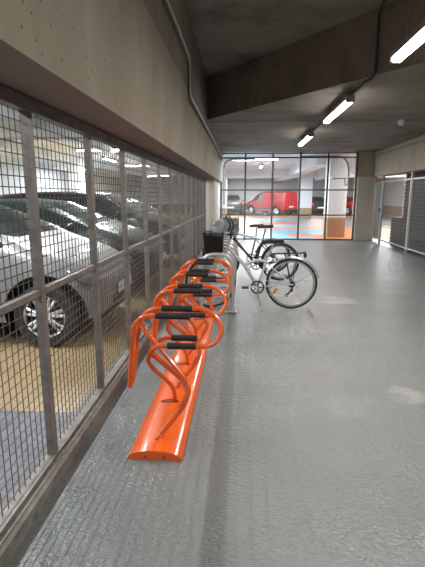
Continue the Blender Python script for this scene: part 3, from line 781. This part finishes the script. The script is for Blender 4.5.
        for uu in (2.02, 2.95):
            if kind == 'van' and uu > 2.5: continue
            bm = nb(); tube(bm, [(-uu, s*(hl_at(P, uu)+.012), zs_-.14), (-uu+.17, s*(hl_at(P, uu)+.012), zs_-.14)], .013, 8); obj('door_handle', bm, paint, root, smooth=True)
    bm = nb(); box(bm, -.09, -.005+.015, -.38, .38, .36, .44); 
    for k in range(3): box(bm, -.10, -.02, -.42, .42, .27+.025*k, .282+.025*k)
    obj('grille', bm, M['black'], root)
    bm = nb(); box(bm, .02, .032, -.26, .26, .45, .56); obj('number_plate', bm, M['plate'], root)
    bm = nb(); box(bm, -L_-.02, -L_+.05, -.26, .26, .52 if kind != 'van' else .6, .63 if kind != 'van' else .71); obj('number_plate', bm, M['plate'], root)
    bm = nb(); box(bm, -L_-.025, -L_+.25, -hwn*.86, hwn*.86, .32, .50); obj('rear_bumper', bm, paint if kind != 'van' else M['black'], root, bevel=.03)
    if kind == 'van':
        bm = nb(); box(bm, -L_-.012, -L_+.0, -.008, .008, .72, 1.75); obj('rear_door_seam', bm, M['black'], root)
        for s in (-1, 1):
            bm = nb(); h = hl_at(P, 2.6); box(bm, -3.1, -1.4, s*h-.02, s*h+.02, .42, .56); obj('side_strip', bm, M['black'], root)
    # door seams
    bm = nb()
    for uu in ((1.15, 2.1, 3.0) if kind != 'van' else (1.1, 2.2)):
        for s in (-1, 1):
            h = hl_at(P, uu); box(bm, -uu-.004, -uu+.004, s*h-.004, s*h+.004, .34, P['st'][5][2]-.2)
    obj('door_seam', bm, M['black'], root)
    return root
def hl_at(P, u):
    st = P['st']
    for a, b in zip(st, st[1:]):
        if a[0] <= u <= b[0]:
            t = (u-a[0])/(b[0]-a[0]); return a[4]+(b[4]-a[4])*t
    return .8
cars_g = 'cars parked nose-in against the fence'
car('silver hatchback parked nose-in directly behind the fence, nearest the camera', (-1.39, 4.84, 0), 0, 'hatch', M['paint_silver'], 7, cars_g)
car('dark green hatchback parked next beyond the silver one behind the fence', (-1.35, 7.1, 0), 0, 'hatch', M['paint_green'], 7, cars_g)
car('tall black car parked third behind the fence beyond the dark green car', (-1.35, 9.6, 0), 0, 'suv', M['paint_black'], 7, cars_g)
car('grey car parked farthest along behind the fence', (-1.7, 12.9, 0), 0, 'hatch', M['paint_grey'], 7, cars_g)
car('dark teal car standing across the parking aisle, its roof above the silver hatchback', (-7.6, 12.6, 0), PI*.5, 'suv', M['paint_green'])
car('red delivery van parked in the bright hall beyond the far grille', (.75, 38.4, 0), PI*.75, 'van', M['paint_red'])
car('black car in the bright hall left of the red van', (-.98, 40.2, 0), PI*.5, 'suv', M['paint_black'])
car('black car in the bright hall right of the red van', (5.2, 39.6, 0), PI*.5+.25, 'hatch', M['paint_black'])
car('red car at the right, partly behind the white column', (7.7, 39.6, 0), PI*.5+.5, 'hatch', M['paint_red'])

# ------------------------------------------------------------------ lamps and services
POWER = {'lit corridor diffuser': 25, 'lit parking diffuser': 125, 'lit bare tube': 40}
def batten(name_label, loc, rz, L, lampm, group, w=.10, h=.10, cz=None):
    t = thing('ceiling_light', name_label, 'light', loc, rz, group)
    bm = nb(); box(bm, -w*.55, w*.55, -L/2, L/2, h*.45, h); obj('housing', bm, M['housing'], t, bevel=.006)
    bm = nb(); pr = [(-w*.5, h*.45), (-w*.5, h*.2), (-w*.3, 0), (w*.3, 0), (w*.5, h*.2), (w*.5, h*.45)]
    prism_xz(bm, pr, -L/2+.03, L/2-.03); obj('diffuser', bm, lampm, t, smooth=False)
    for s in (-1, 1):
        bm = nb(); box(bm, -w*.56, w*.56, s*L/2-.03, s*L/2+.03, .01, h*1.02); obj('end_cap', bm, M['housing'], t)
    ld = bpy.data.lights.new('lamp_light', 'AREA'); ld.shape = 'RECTANGLE'; ld.size = w; ld.size_y = L-.08
    ld.color = (1, .92, .86) if lampm is M['lamp'] else (.95, .98, 1)
    ld.energy = POWER[lampm.name]
    lo = bpy.data.objects.new('lamp_light', ld); C.objects.link(lo); lo.parent = t; lo.location = (0, 0, -.004)
    if cz:
        for s in (-1, 1):
            bm = nb(); tube(bm, [(0, s*L*.35, h), (0, s*L*.35, cz-loc[2])], .006, 6); obj('hanger', bm, M['pipe'], t)
    return t
lx = 1.46
batten('bright long ceiling lamp cut off by the top right corner of the photo', (lx, 3.75, 2.76), 0, 1.75, M['lamp'], 'corridor ceiling lamps', cz=3.70)
batten('middle ceiling lamp, beyond the diagonal concrete step', (lx, 7.32, 2.76), 0, 1.75, M['lamp'], 'corridor ceiling lamps', cz=2.95)
batten('farthest and smallest corridor ceiling lamp, close to the end grille', (lx, 10.85, 2.76), 0, 1.75, M['lamp'], 'corridor ceiling lamps', cz=2.95)
batten('ceiling lamp over the spot where the photographer stands', (lx, .45, 2.76), 0, 1.75, M['lamp'], 'corridor ceiling lamps', cz=3.70)
pl = 'parking hall ceiling lamps'
for i, (x, y, rz) in enumerate(((-2.75, .2, 0), (-2.75, 3.4, 0), (-2.75, 6.8, 0), (-2.75, 10.4, 0), (-8.6, 2, 0), (-8.6, 7, 0), (-8.6, 13, 0), (-5.5, 18, 0), (.42, 15.95, PI/2), (.9, 22.6, .0), (.65, 28.9, 0), (-.2, 33.5, PI/2), (5.6, 33.5, PI/2), (6.3, 20, 0), (-9, 24, 0), (-6, 32, PI/2), (6.3, 15.95, PI/2), (-4.6, 14.2, PI/2), (-5.0, 21.5, PI/2), (8.3, 26, 0))):  # the one behind the right pillar is added, unseen, to light the white column
    L_ = 1.65  # two crosswise lamps past the fence end are added to brighten the left background
    batten('one of the bright lamps under the white parking ceiling, a few added as fill' if i != 8 else 'wide bright lamp seen just inside the far grille, top left', (x, y, 2.92 if i != 8 else 2.74), rz, L_, M['lamp_tube'] if i < 4 else M['lamp_park'], pl if i != 8 else None, w=.034 if i < 4 else .10, h=.11, cz=3.12)

def pipe(label, pts, r, m, name='conduit', cat='conduit', k=0, group=None, clips=None):
    bm = nb(); tube(bm, smooth_path(pts, k) if k else pts, r, 10)
    o = obj(name, bm, m, None, smooth=True); tag(o, label, cat, group); return o
pipe('metal conduit running high along the left wall and stepping down to the beam', [(-.685, -2, 3.17), (-.685, 5.66, 3.17), (-.685, 5.72, 3.13), (-.685, 5.72, 2.78), (-.68, 5.78, 2.73), (-.68, 15.0, 2.73)], .017, M['pipe'])
pipe('thin dark cable beside the conduit along the left wall', [(-.69, -2, 3.11), (-.69, 5.60, 3.11), (-.69, 5.66, 3.05), (-.69, 5.66, 2.72), (-.69, 5.72, 2.675), (-.69, 15.0, 2.675)], .009, M['pipe_dark'])
pipe('dark conduit feeding the line of corridor lamps, dropping down the diagonal concrete step', [(1.58, 4.4, 3.68), (1.585, 5.70, 3.68), (1.585, 5.77, 3.6), (1.585, 5.77, 2.97), (1.58, 5.84, 2.93), (1.55, 6.0, 2.93), (1.55, 12.0, 2.93)], .016, M['pipe_dark'])
pipe('thin pale conduit crossing the low ceiling from wall to wall', [(-.70, 9.05, 2.93), (4.32, 9.05, 2.93)], .011, M['pipe'])
pipe('thin pale conduit crossing the high ceiling near the top of the photo', [(-.70, 5.05, 3.685), (1.45, 5.05, 3.685)], .011, M['pipe'])
pipe('pale pipe along the top of the right lintel', [(4.27, -2, 2.86), (4.27, 14.9, 2.86)], .030, M['pipe'])
pipe('thinner lower pipe along the right lintel', [(4.30, -2, 2.75), (4.30, 14.9, 2.75)], .017, M['pipe'])
pipe('grey pipe bending down at the upper left of the far grille', [(.4, 15.28, 2.72), (-.35, 15.28, 2.72), (-.60, 15.28, 2.62), (-.66, 15.28, 2.4), (-.66, 15.28, 1.2)], .032, M['pipe'], k=5)
pipe('grey pipe bending down at the upper right of the far grille', [(1.9, 15.28, 2.80), (3.1, 15.28, 2.80), (3.42, 15.28, 2.70), (3.54, 15.28, 2.4), (3.54, 15.28, 1.9)], .032, M['pipe'], k=5)
t = thing('cable_tray', 'small grey bracket and tray under the pipe at the upper right of the far grille', 'bracket', (3.3, 15.55, 2.08))
bm = nb(); box(bm, -.25, .35, -.1, .25, 0, .03); box(bm, -.25, -.24, -.1, .25, .03, .07); obj('tray', bm, M['pipe'], t)
bm = nb(); tube(bm, [(.2, 0, 0), (.2, 0, -.2), (.35, 0, -.2)], .02, 8); obj('bracket', bm, M['pipe'], t)
# smoke detector
t = thing('smoke_detector', 'round white detector on the low ceiling where the thin conduit passes', 'smoke detector', (3.07, 9.07, 2.95))
bm = nb(); bmesh.ops.create_uvsphere(bm, u_segments=24, v_segments=12, radius=.07)
for v in bm.verts: v.co.z = v.co.z*.75-.055
obj('dome', bm, M['white_plastic'], t, smooth=True)
bm = nb(); tube(bm, [(0, 0, 0), (0, 0, -.035)], .085, 24); obj('base', bm, M['white_plastic'], t, smooth=True)

# ------------------------------------------------------------------ world, camera, view
w = bpy.data.worlds.new('World'); S.world = w; w.use_nodes = True
w.node_tree.nodes['Background'].inputs[0].default_value = (.9, .95, 1, 1); w.node_tree.nodes['Background'].inputs[1].default_value = .02
cam = bpy.data.cameras.new('Camera'); co = bpy.data.objects.new('Camera', cam); C.objects.link(co); S.camera = co
cam.sensor_fit = 'VERTICAL'; cam.sensor_height = 24; cam.lens = 430/567*24; cam.clip_start = .05; cam.clip_end = 200
co.location = (0, 0, 1.5); co.rotation_euler = (math.radians(90-11.502), 0, math.radians(3.976))
S.view_settings.view_transform = 'Standard'; S.view_settings.look = 'None'; S.view_settings.gamma = 1; S.view_settings.exposure = 1.15
S.view_settings.use_curve_mapping = False
